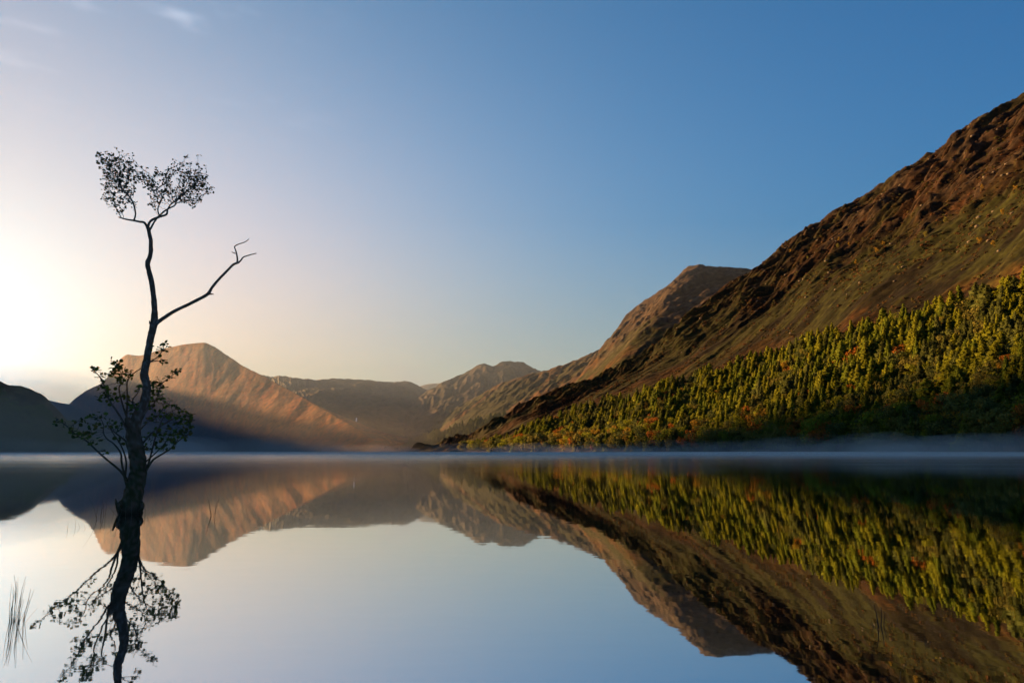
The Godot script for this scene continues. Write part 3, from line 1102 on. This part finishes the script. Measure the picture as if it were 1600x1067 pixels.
# twigs grow towards the places where the leaves are, as buds compete for light
func grow(starts: Array, goals: Array, step: float, reach: float, kill: float, rounds: int, g: RandomNumberGenerator) -> Array:
	var nodes := []
	for s in starts:
		nodes.append({"p": s, "up": -1, "n": 0})
	var left := goals.duplicate()
	var fresh := range(nodes.size())
	var near := []
	var dist := []
	for q in left:
		near.append(-1)
		dist.append(1e9)
	for r in rounds:
		for k in left.size():
			for f in fresh:
				var d: float = (nodes[f].p - left[k]).length_squared()
				if d < dist[k]:
					dist[k] = d
					near[k] = f
		var pull := {}
		for k in left.size():
			if dist[k] < reach * reach:
				pull[near[k]] = pull.get(near[k], Vector3.ZERO) + (left[k] - nodes[near[k]].p).normalized()
		fresh = []
		for f in pull:
			var d: Vector3 = (pull[f].normalized() + Vector3(g.randfn(), g.randfn(), g.randfn()) * 0.32).normalized()
			nodes.append({"p": nodes[f].p + d * step, "up": f, "n": 0})
			fresh.append(nodes.size() - 1)
		if fresh.is_empty():
			break
		var l2 := []
		var n2 := []
		var d2 := []
		for k in left.size():
			var gone := false
			for f in fresh:
				if (nodes[f].p - left[k]).length_squared() < kill * kill:
					gone = true
					break
			if not gone:
				l2.append(left[k])
				n2.append(near[k])
				d2.append(dist[k])
		left = l2
		near = n2
		dist = d2
	for k in range(nodes.size() - 1, -1, -1):
		if nodes[k].up >= 0:
			nodes[nodes[k].up].n += maxi(nodes[k].n, 1)
	return nodes


func twig_mesh(nodes: Array, from: int, r0: float, rmax: float) -> Mesh:
	var st := SurfaceTool.new()
	st.begin(Mesh.PRIMITIVE_TRIANGLES)
	for k in range(from, nodes.size()):
		var q: Dictionary = nodes[k]
		if q.up < 0:
			continue
		var a: Vector3 = nodes[q.up].p
		var ra := minf(rmax, r0 * pow(maxf(1.0, q.n), 0.42))
		var rb := minf(rmax, r0 * pow(maxf(1.0, q.n * 0.9), 0.42))
		cone_tube(st, a, q.p + (q.p - a) * 0.08, ra, rb * 0.95, 5)
	st.generate_normals()
	return st.commit()


func leaf(v: PackedVector3Array, n: PackedVector3Array, c: PackedColorArray, i: PackedInt32Array, p: Vector3, g: RandomNumberGenerator, size: float, col: Color) -> void:
	# an alder leaf: short stalk, rounded blade folded a little along its midrib
	var along := Vector3(g.randfn(), g.randfn() * 0.6 + 0.1, g.randfn()).normalized()
	var up := Vector3(g.randfn() * 0.7, 0.8, g.randfn() * 0.7)
	var side := along.cross(up).normalized()
	up = side.cross(along).normalized()
	var fold := g.randf_range(0.1, 0.5)
	var base := p + along * size * 0.25
	var k := v.size()
	var curl := g.randf_range(-0.25, 0.1)
	var outline := [[0.0, 0.0], [0.18, 0.34], [0.52, 0.46], [0.85, 0.30], [1.0, 0.0]]
	for q in outline:
		v.append(base + along * size * q[0] + up * size * curl * q[0] * q[0])
	for q in outline.slice(1, 4):
		v.append(base + along * size * q[0] + side * size * q[1] + up * size * (q[1] * fold + curl * q[0] * q[0]))
	for q in outline.slice(1, 4):
		v.append(base + along * size * q[0] - side * size * q[1] + up * size * (q[1] * fold + curl * q[0] * q[0]))
	for q in 11:
		n.append(up)
		c.append(col)
	i.append_array([k, k + 1, k + 5, k + 1, k + 2, k + 6, k + 1, k + 6, k + 5, k + 2, k + 3, k + 7, k + 2, k + 7, k + 6, k + 3, k + 4, k + 7])
	i.append_array([k, k + 8, k + 1, k + 1, k + 9, k + 2, k + 1, k + 8, k + 9, k + 2, k + 10, k + 3, k + 2, k + 9, k + 10, k + 3, k + 10, k + 4])


func build_alder() -> void:
	var foot := ray(203, 802)
	tree_n = Vector3(foot.x, 0, foot.z).normalized()
	var root := Node3D.new()
	root.name = numbered("alder_tree")
	var g := RandomNumberGenerator.new()
	g.seed = 1234
	var base := tree_point(203, 802)
	base.y = 0
	root.position = base
	add_child(root)
	tag(root, "lone crooked alder growing out of the lake, leaning slightly, with a bare side limb", "tree")
	var bm := StandardMaterial3D.new()
	bm.vertex_color_use_as_albedo = true
	bm.roughness = 0.95
	bm.metallic_specular = 0.2
	bm.heightmap_enabled = true
	bm.heightmap_texture = noise_texture(512, 0.03, 5, 91)
	bm.heightmap_scale = 1.6
	bm.uv1_triplanar = true
	bm.uv1_world_triplanar = true
	bm.uv1_scale = Vector3(3.0, 1.2, 3.0)
	var tm := StandardMaterial3D.new()
	tm.albedo_color = Color(0.055, 0.042, 0.032).linear_to_srgb()
	tm.roughness = 0.9
	var pxm := TREE_D / foot.dot(tree_n)      # metres per pixel of the tree
	var limb := func(called: String, pts: Array, deeps: Array, wide: Array, sides: int, lump: float) -> MeshInstance3D:
		var path := []
		var rad := []
		for k in pts.size():
			path.append(tree_point(pts[k][0], pts[k][1], deeps[k] if k < deeps.size() else 0.0) - base)
			rad.append(wide[k] * 0.5 * pxm)
		return put(called, tube(path, rad, sides, lump, func(p, d): return bark_paint(p, d), pts[0][0]), bm, root)
	# trunk
	limb.call("trunk", [[202, 822], [202, 806], [203, 797], [205, 786], [207, 777], [209, 767], [214, 745], [215, 717], [210, 694], [208, 677], [211, 660], [218, 644], [225, 627], [228, 604], [224.5, 587], [227, 571], [231, 548], [236, 522], [240, 504], [241, 481], [239, 459], [236, 440], [232, 424], [230, 411], [234, 398], [235, 379], [233, 367], [230, 353]],
		[0, 0, 0, 0, 0, 0, 0.02, 0.05, 0.05, 0.02, 0, -0.05, -0.08, -0.1, -0.08, 0, 0.05, 0.1, 0.1, 0.1, 0.05, 0, 0, 0, 0, 0, 0, 0],
		[38, 36, 34, 29, 26, 27, 25, 23.5, 23.5, 20.5, 18, 16, 13.5, 12, 12, 10.8, 10.2, 11, 11, 9, 8, 7.8, 7.4, 7.2, 6.8, 6, 5.8, 5], 20, 0.22)
	limb.call("burl", [[211, 668], [204, 664], [199, 657], [198, 652]], [0, -0.02, -0.04, -0.04], [14, 13, 10, 5], 10, 0.35)
	limb.call("burl", [[206, 800], [217, 796], [222, 789], [218, 783]], [-0.05, -0.1, -0.12, -0.08], [10, 9, 6, 4], 10, 0.25)
	limb.call("burl", [[198, 806], [188, 797], [185, 788], [190, 781]], [-0.05, -0.1, -0.12, -0.08], [9, 8, 6, 3], 10, 0.25)
	limb.call("branch_stub", [[187, 806], [183, 795], [181, 784], [180, 779]], [-0.1, -0.12, -0.13, -0.14], [4, 4, 3.5, 2], 7, 0.2)
	# bare limb with its forked end
	limb.call("bare_limb", [[240, 508], [247, 502], [271, 488], [297, 476.5], [320.6, 465], [328.6, 454], [338, 443], [349, 432], [360, 421], [368, 418]], [0.1, 0.05, -0.1, -0.2, -0.3, -0.3, -0.35, -0.4, -0.4, -0.4], [8, 6.8, 5.6, 5.4, 5.4, 4.8, 4.2, 4.2, 4, 3.4], 10, 0.16)
	limb.call("bare_limb", [[366, 419], [366, 412], [364.5, 405], [362, 399], [361, 395.5], [366, 393], [376, 390.5], [381, 387]], [-0.4, -0.42, -0.45, -0.5, -0.5, -0.55, -0.6, -0.65], [3.4, 2.8, 2.4, 2.0, 2.0, 1.8, 1.5, 1.1], 7, 0.1)
	limb.call("bare_limb", [[368, 418], [372, 414], [375.5, 409.5], [386, 406], [395.5, 403.5]], [-0.4, -0.4, -0.4, -0.4, -0.4], [3.2, 2.6, 2.2, 1.9, 1.5], 7, 0.1)
	limb.call("branch_stub", [[322, 465], [327, 464.5], [330.5, 465.3]], [-0.3, -0.32, -0.34], [3.5, 2.6, 1.4], 6, 0.1)
	limb.call("branch_stub", [[363, 405], [359, 403.5], [357, 402.5]], [-0.45, -0.45, -0.45], [2.0, 1.6, 1.0], 6, 0.1)
	limb.call("branch_stub", [[236, 508], [233.5, 504], [233, 500]], [0.1, 0.05, 0.05], [4, 2.6, 1.0], 6, 0.1)
	# forked crown limbs
	var crown := [
		[[[230.5, 357], [225, 348], [217, 344], [209, 341], [195, 335], [184, 329]], [0, 0, 0.1, 0.15, 0.3, 0.4], [5, 4, 3.6, 3.2, 2.6, 2.0]],
		[[[208, 341], [211, 332], [208, 319], [203, 312], [195, 306], [188, 301]], [0.15, 0.1, 0.0, -0.1, -0.2, -0.25], [2.8, 2.6, 2.4, 2.2, 1.8, 1.4]],
		[[[230.5, 357], [232.5, 347], [239, 340], [249, 335], [260, 330], [262, 322], [268, 312], [278, 306]], [0, 0.05, 0.1, 0.15, 0.2, 0.2, 0.25, 0.3], [4.6, 4, 3.8, 3.6, 3.4, 2.6, 2.2, 1.6]],
		[[[232.5, 361], [242, 346.5], [254, 335], [263, 328], [272, 325], [274, 316]], [0, -0.1, -0.15, -0.1, -0.2, -0.35], [3.4, 3, 2.8, 2.6, 2.2, 1.6]],
		[[[249, 335], [246, 326], [252, 312], [244, 302], [238, 296]], [0.15, 0.0, -0.15, -0.25, -0.3], [2.4, 2.0, 1.8, 1.5, 1.2]]]
	var starts := []
	for b in crown:
		limb.call("branch", b[0], b[1], b[2], 8, 0.12)
		for k in range(2, b[0].size()):
			for q in 3:
				var t := q / 3.0
				var a := tree_point(b[0][k - 1][0], b[0][k - 1][1], b[1][k - 1]) - base
				starts.append(a.lerp(tree_point(b[0][k][0], b[0][k][1], b[1][k]) - base, t))
	var blobs := [[155, 247, 8, 0.3], [166, 256, 13, 0.35], [180, 256, 13, 0.4], [193, 264, 15, 0.4], [206, 270, 13, 0.3], [214, 277, 7, 0.2], [168, 281, 11, 0.35], [180, 296, 13, 0.4], [200, 306, 13, 0.35], [165, 309, 7, 0.3], [183, 316, 11, 0.4], [192, 285, 12, 0.3],
		[224, 273, 8, 0.2], [231, 285, 10, 0.25], [240, 296, 12, 0.3], [238, 314, 9, 0.3], [244, 272, 7, 0.25], [257, 281, 9, 0.3], [262, 298, 13, 0.3], [270, 265, 8, 0.3], [286, 269, 11, 0.4], [302, 271, 10, 0.4], [312, 281, 12, 0.35], [296, 288, 15, 0.4], [282, 302, 13, 0.35], [300, 308, 12, 0.35], [310, 308, 8, 0.2], [318, 294, 8, 0.2], [329, 296, 6, 0.15], [318, 288, 6, 0.2]]
	var goals := []
	for b in blobs:
		for k in int(b[2] * b[2] * 0.56):
			var a := g.randf() * TAU
			var r: float = b[2] * sqrt(g.randf())
			goals.append(tree_point(b[0] + cos(a) * r, b[1] + sin(a) * r, g.randfn() * b[3] * 0.6) - base)
	var nodes := grow(starts, goals, 0.034, 0.9, 0.055, 90, g)
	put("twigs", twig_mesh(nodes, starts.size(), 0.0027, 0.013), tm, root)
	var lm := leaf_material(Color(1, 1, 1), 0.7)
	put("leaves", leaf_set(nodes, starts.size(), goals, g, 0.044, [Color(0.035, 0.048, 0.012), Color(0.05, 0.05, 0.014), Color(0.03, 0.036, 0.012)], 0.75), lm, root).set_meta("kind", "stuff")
	print("crown nodes ", nodes.size())

	# the leafy shoots low on the trunk; z converts the survey grid of the lower tree
	var z := func(list: Array) -> Array:
		var out := []
		for q in list:
			out.append([60.0 + q[0] / 3.557, 520.0 + q[1] / 3.557])
		return out
	var shoots := [
		[[[500, 850], [475, 795], [440, 755], [380, 705], [330, 660], [280, 610], [240, 585], [200, 555], [150, 510], [115, 492]], -0.5, [4.5, 4, 3.2, 3, 2.6, 2.2, 1.8, 1.5, 1.2, 0.8]],
		[[[490, 850], [476, 800], [460, 720], [455, 670], [420, 620], [380, 590], [360, 555], [362, 515], [345, 478]], -0.2, [4.5, 3.6, 3, 2.6, 2.2, 1.9, 1.6, 1.3, 0.9]],
		[[[478, 800], [485, 725], [470, 660], [440, 600], [405, 550], [390, 515]], 0.4, [3.4, 2.6, 2.2, 1.8, 1.5, 1.0]],
		[[[505, 640], [480, 600], [430, 560], [395, 530], [370, 495]], 0.5, [3.6, 2.8, 2.2, 1.6, 1.0]],
		[[[510, 550], [487, 470], [490, 400], [490, 330], [492, 262], [525, 220], [568, 190]], 0.25, [4.2, 3.4, 3, 2.6, 2.0, 1.8, 1.5]],
		[[[500, 560], [470, 500], [435, 440], [400, 390], [378, 340], [360, 285], [335, 245], [305, 218]], -0.4, [4, 3.2, 2.8, 2.4, 2, 1.7, 1.4, 0.9]],
		[[[485, 460], [462, 390], [446, 320], [450, 290], [470, 265], [450, 210], [430, 170]], 0.1, [2.8, 2.4, 2.2, 2, 1.6, 1.2, 0.9]],
		[[[540, 430], [520, 380], [545, 345], [560, 320]], -0.3, [2.6, 2.0, 1.5, 1]],
		[[[580, 790], [602, 755], [632, 708], [672, 680], [722, 650], [762, 610], [802, 580], [842, 556]], -0.4, [4.2, 3.6, 3.2, 2.8, 2.2, 1.8, 1.4, 0.8]],
		[[[585, 770], [606, 735], [628, 660], [652, 570], [680, 500], [705, 455], [765, 420]], 0.3, [3.6, 3, 2.6, 2.2, 1.8, 1.4, 0.9]],
		[[[560, 640], [610, 575], [670, 525], [735, 485], [800, 455], [850, 485]], -0.2, [3.6, 2.8, 2.2, 1.8, 1.4, 0.9]],
		[[[550, 520], [600, 430], [638, 395], [662, 345], [685, 280], [725, 245], [772, 203]], 0.3, [3.2, 2.6, 2.2, 1.9, 1.6, 1.3, 0.9]],
		[[[545, 560], [600, 500], [650, 470], [690, 420], [705, 370]], 0.6, [3, 2.3, 1.9, 1.4, 0.9]],
		[[[590, 720], [625, 690], [680, 640], [720, 590], [745, 540]], 0.6, [3, 2.3, 1.9, 1.4, 0.9]],
		[[[600, 170], [640, 150], [668, 128], [690, 98], [688, 78]], -0.2, [2.6, 1.8, 1.5, 1.2, 0.8]],
		[[[598, 168], [640, 156], [675, 150], [708, 142]], 0.2, [2.2, 1.6, 1.3, 0.8]]]
	var bstarts := []
	for s in shoots:
		var pts: Array = z.call(s[0])
		var deeps := []
		for k in pts.size():
			deeps.append(s[1] * k / (pts.size() - 1.0))
		limb.call("branch", pts, deeps, s[2], 6, 0.1)
		for k in range(2, pts.size()):
			for q in 3:
				var a := tree_point(pts[k - 1][0], pts[k - 1][1], deeps[k - 1]) - base
				bstarts.append(a.lerp(tree_point(pts[k][0], pts[k][1], deeps[k]) - base, q / 3.0))
		bstarts.append(tree_point(pts[-1][0], pts[-1][1], deeps[-1]) - base)
	# leafy places: survey x, y, radius, depth, share
	var bblobs := [[130, 500, 28, -0.5, 7], [180, 545, 26, -0.45, 8], [240, 500, 34, -0.3, 10], [250, 570, 30, -0.3, 10], [310, 540, 34, -0.3, 10], [345, 475, 26, -0.2, 10], [300, 470, 24, -0.3, 5], [385, 515, 30, 0.3, 7], [440, 530, 26, 0.3, 6], [450, 600, 28, 0.2, 5], [330, 600, 25, -0.2, 4], [370, 665, 14, -0.3, 2],
		[315, 218, 18, -0.4, 7], [360, 255, 26, -0.4, 9], [350, 310, 30, -0.3, 13], [380, 350, 30, -0.2, 13], [340, 365, 20, -0.3, 6], [410, 375, 30, -0.2, 12], [435, 185, 32, 0.1, 24], [420, 165, 22, 0.1, 10], [405, 225, 20, -0.1, 9], [460, 240, 30, 0.1, 14], [490, 215, 16, 0.2, 6], [470, 345, 24, 0.1, 10], [515, 240, 22, 0.2, 5], [520, 400, 26, -0.2, 8], [550, 310, 20, -0.3, 9], [520, 440, 20, 0, 5], [440, 280, 20, 0, 5],
		[640, 100, 16, -0.2, 4], [690, 92, 18, -0.2, 8], [700, 142, 14, 0.2, 5], [665, 135, 20, 0, 5], [580, 130, 8, 0, 2],
		[770, 205, 18, 0.3, 7], [735, 235, 24, 0.3, 10], [655, 260, 20, 0.3, 6], [640, 300, 34, 0.3, 16], [680, 300, 24, 0.3, 12], [640, 350, 34, 0.3, 16], [685, 355, 26, 0.3, 12], [630, 395, 30, 0.3, 9], [720, 395, 28, 0.4, 7], [770, 405, 18, 0.3, 5], [780, 430, 22, 0.3, 9], [810, 475, 34, 0, 16], [835, 480, 20, -0.2, 9], [760, 480, 34, 0, 14], [700, 470, 40, 0.2, 14], [640, 480, 34, 0.4, 9], [820, 530, 34, -0.3, 16], [770, 560, 36, -0.3, 16], [715, 560, 40, 0.2, 16], [660, 560, 40, 0.2, 12], [700, 620, 36, 0.3, 11], [640, 630, 34, 0.2, 8], [740, 610, 30, -0.2, 9], [605, 570, 26, 0.1, 7], [600, 640, 20, 0.2, 5], [800, 590, 20, -0.3, 5]]
	var bgoals := []
	for b in bblobs:
		for k in int(b[4] * 1.5):
			var a := g.randf() * TAU
			var r: float = b[2] * sqrt(g.randf())
			bgoals.append(tree_point(60.0 + (b[0] + cos(a) * r) / 3.557, 520.0 + (b[1] + sin(a) * r) / 3.557, b[3] + g.randfn() * 0.16) - base)
	var bn := grow(bstarts, bgoals, 0.045, 0.8, 0.06, 70, g)
	put("twigs", twig_mesh(bn, bstarts.size(), 0.0034, 0.009), tm, root)
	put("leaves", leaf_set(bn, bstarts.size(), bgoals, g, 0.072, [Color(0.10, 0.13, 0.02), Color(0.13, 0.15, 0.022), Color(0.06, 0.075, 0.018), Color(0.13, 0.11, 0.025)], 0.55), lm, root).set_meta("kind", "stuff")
	print("shoot nodes ", bn.size())


func leaf_set(nodes: Array, from: int, goals: Array, g: RandomNumberGenerator, size: float, tones: Array, share: float) -> Mesh:
	var v := PackedVector3Array()
	var n := PackedVector3Array()
	var c := PackedColorArray()
	var i := PackedInt32Array()
	for k in range(from, nodes.size()):
		var tip: bool = nodes[k].n == 0
		var reached := false
		for p in goals:
			if (p - nodes[k].p).length_squared() < 0.0081:
				reached = true
				break
		if not reached:
			continue
		if tip or g.randf() < share * 0.22:
			for q in (2 if tip and g.randf() < share else 1):
				leaf(v, n, c, i, nodes[k].p, g, size * g.randf_range(0.65, 1.2), tones[g.randi() % tones.size()])
	for p in goals:
		if g.randf() < share * 0.45:
			leaf(v, n, c, i, p, g, size * g.randf_range(0.6, 1.1), tones[g.randi() % tones.size()])
	return array_mesh(v, n, c, i)


# ------------------------------------------------------------------ reeds and drowned twigs

func water_point(x: float, y: float) -> Vector3:
	var r := ray(x, y)
	return EYE + r * (EYE.y / -r.y)


func stalks(called: String, label: String, category: String, x: float, y: float, stems: Array, mat: Material) -> void:
	# stems: [dx metres, dz metres, height, lean x, lean z, radius]
	var root := Node3D.new()
	root.name = numbered(called)
	add_child(root)
	root.position = water_point(x, y)
	tag(root, label, category)
	for s in stems:
		var st := SurfaceTool.new()
		st.begin(Mesh.PRIMITIVE_TRIANGLES)
		var a := Vector3(s[0], -0.15, s[1])
		var top := Vector3(s[0] + s[3], s[2], s[1] + s[4])
		var last := a
		for k in range(1, 6):
			var t := k / 5.0
			var p: Vector3 = a.lerp(top, t) + Vector3(s[3], 0, s[4]) * (t * t - t) * 0.6 + Vector3(sin(k * 2.1 + s[0] * 90.0), 0, cos(k * 1.7 + s[1] * 90.0)) * s[2] * 0.018 * t
			cone_tube(st, last, p, s[5] * (1.0 - 0.75 * (k - 1) / 5.0), s[5] * (1.0 - 0.75 * t), 5)
			last = p
		st.generate_normals()
		put("stem", st.commit(), mat, root)


func build_reeds() -> void:
	var g := RandomNumberGenerator.new()
	g.seed = 77
	var dry := StandardMaterial3D.new()
	dry.albedo_color = Color(0.10, 0.075, 0.04).linear_to_srgb()
	dry.roughness = 0.9
	var dark := StandardMaterial3D.new()
	dark.albedo_color = Color(0.04, 0.03, 0.02).linear_to_srgb()
	dark.roughness = 0.9
	var many := func(n: int, spread: float, h: float, lean: float, r: float) -> Array:
		var out := []
		for k in n:
			out.append([g.randfn() * spread, g.randfn() * spread, h * g.randf_range(0.4, 1.0), g.randfn() * lean, g.randfn() * lean, r * g.randf_range(0.7, 1.2)])
		return out
	stalks("reed_clump", "dry twiggy reed clump in the water at the lower left edge", "reed", 19, 972, many.call(18, 0.028, 0.30, 0.035, 0.0028), dry)
	stalks("reed_clump", "sparse reeds cut by the left edge of the picture", "reed", -6, 985, many.call(6, 0.05, 0.22, 0.12, 0.0022), dry)
	stalks("reed_clump", "thin reed stems just left of the alder's foot", "reed", 166, 806, many.call(7, 0.10, 0.30, 0.03, 0.004), dry)
	stalks("reed_clump", "fine stems against the alder's foot", "reed", 190, 812, many.call(6, 0.10, 0.42, 0.10, 0.004), dry)
	stalks("reed_clump", "few thin stems just right of the alder's foot", "reed", 234, 808, many.call(5, 0.08, 0.22, 0.05, 0.004), dry)
	stalks("reed_clump", "pair of tall stems standing apart right of the alder", "reed", 331, 806, many.call(4, 0.05, 0.46, 0.05, 0.004), dry)
	stalks("reed_clump", "short reeds in the bright water left of the alder", "reed", 125, 825, many.call(5, 0.12, 0.13, 0.03, 0.004), dry)
	stalks("drowned_twig", "forked dark twig standing in the dark water at right", "twig", 1375, 978, [[0, 0, 0.13, -0.022, 0, 0.007], [0, 0, 0.12, 0.018, 0.01, 0.006], [0.01, 0, 0.07, 0.03, 0, 0.005], [0, 0, 0.03, 0.06, 0.03, 0.004], [0, 0, 0.03, -0.06, 0.02, 0.004]], dark)
	stalks("drowned_twig", "short pale twig in the dark water beyond the forked one", "twig", 1446, 1006, [[0, 0, 0.035, 0.003, 0, 0.003], [0.006, 0, 0.025, 0.008, 0, 0.003]], dry)
	stalks("drowned_twig", "bent pale twig at the lower edge of the water", "twig", 1400, 1064, [[0, 0, 0.045, 0.03, 0, 0.003], [0.0, 0, 0.02, -0.05, 0.01, 0.003]], dry)
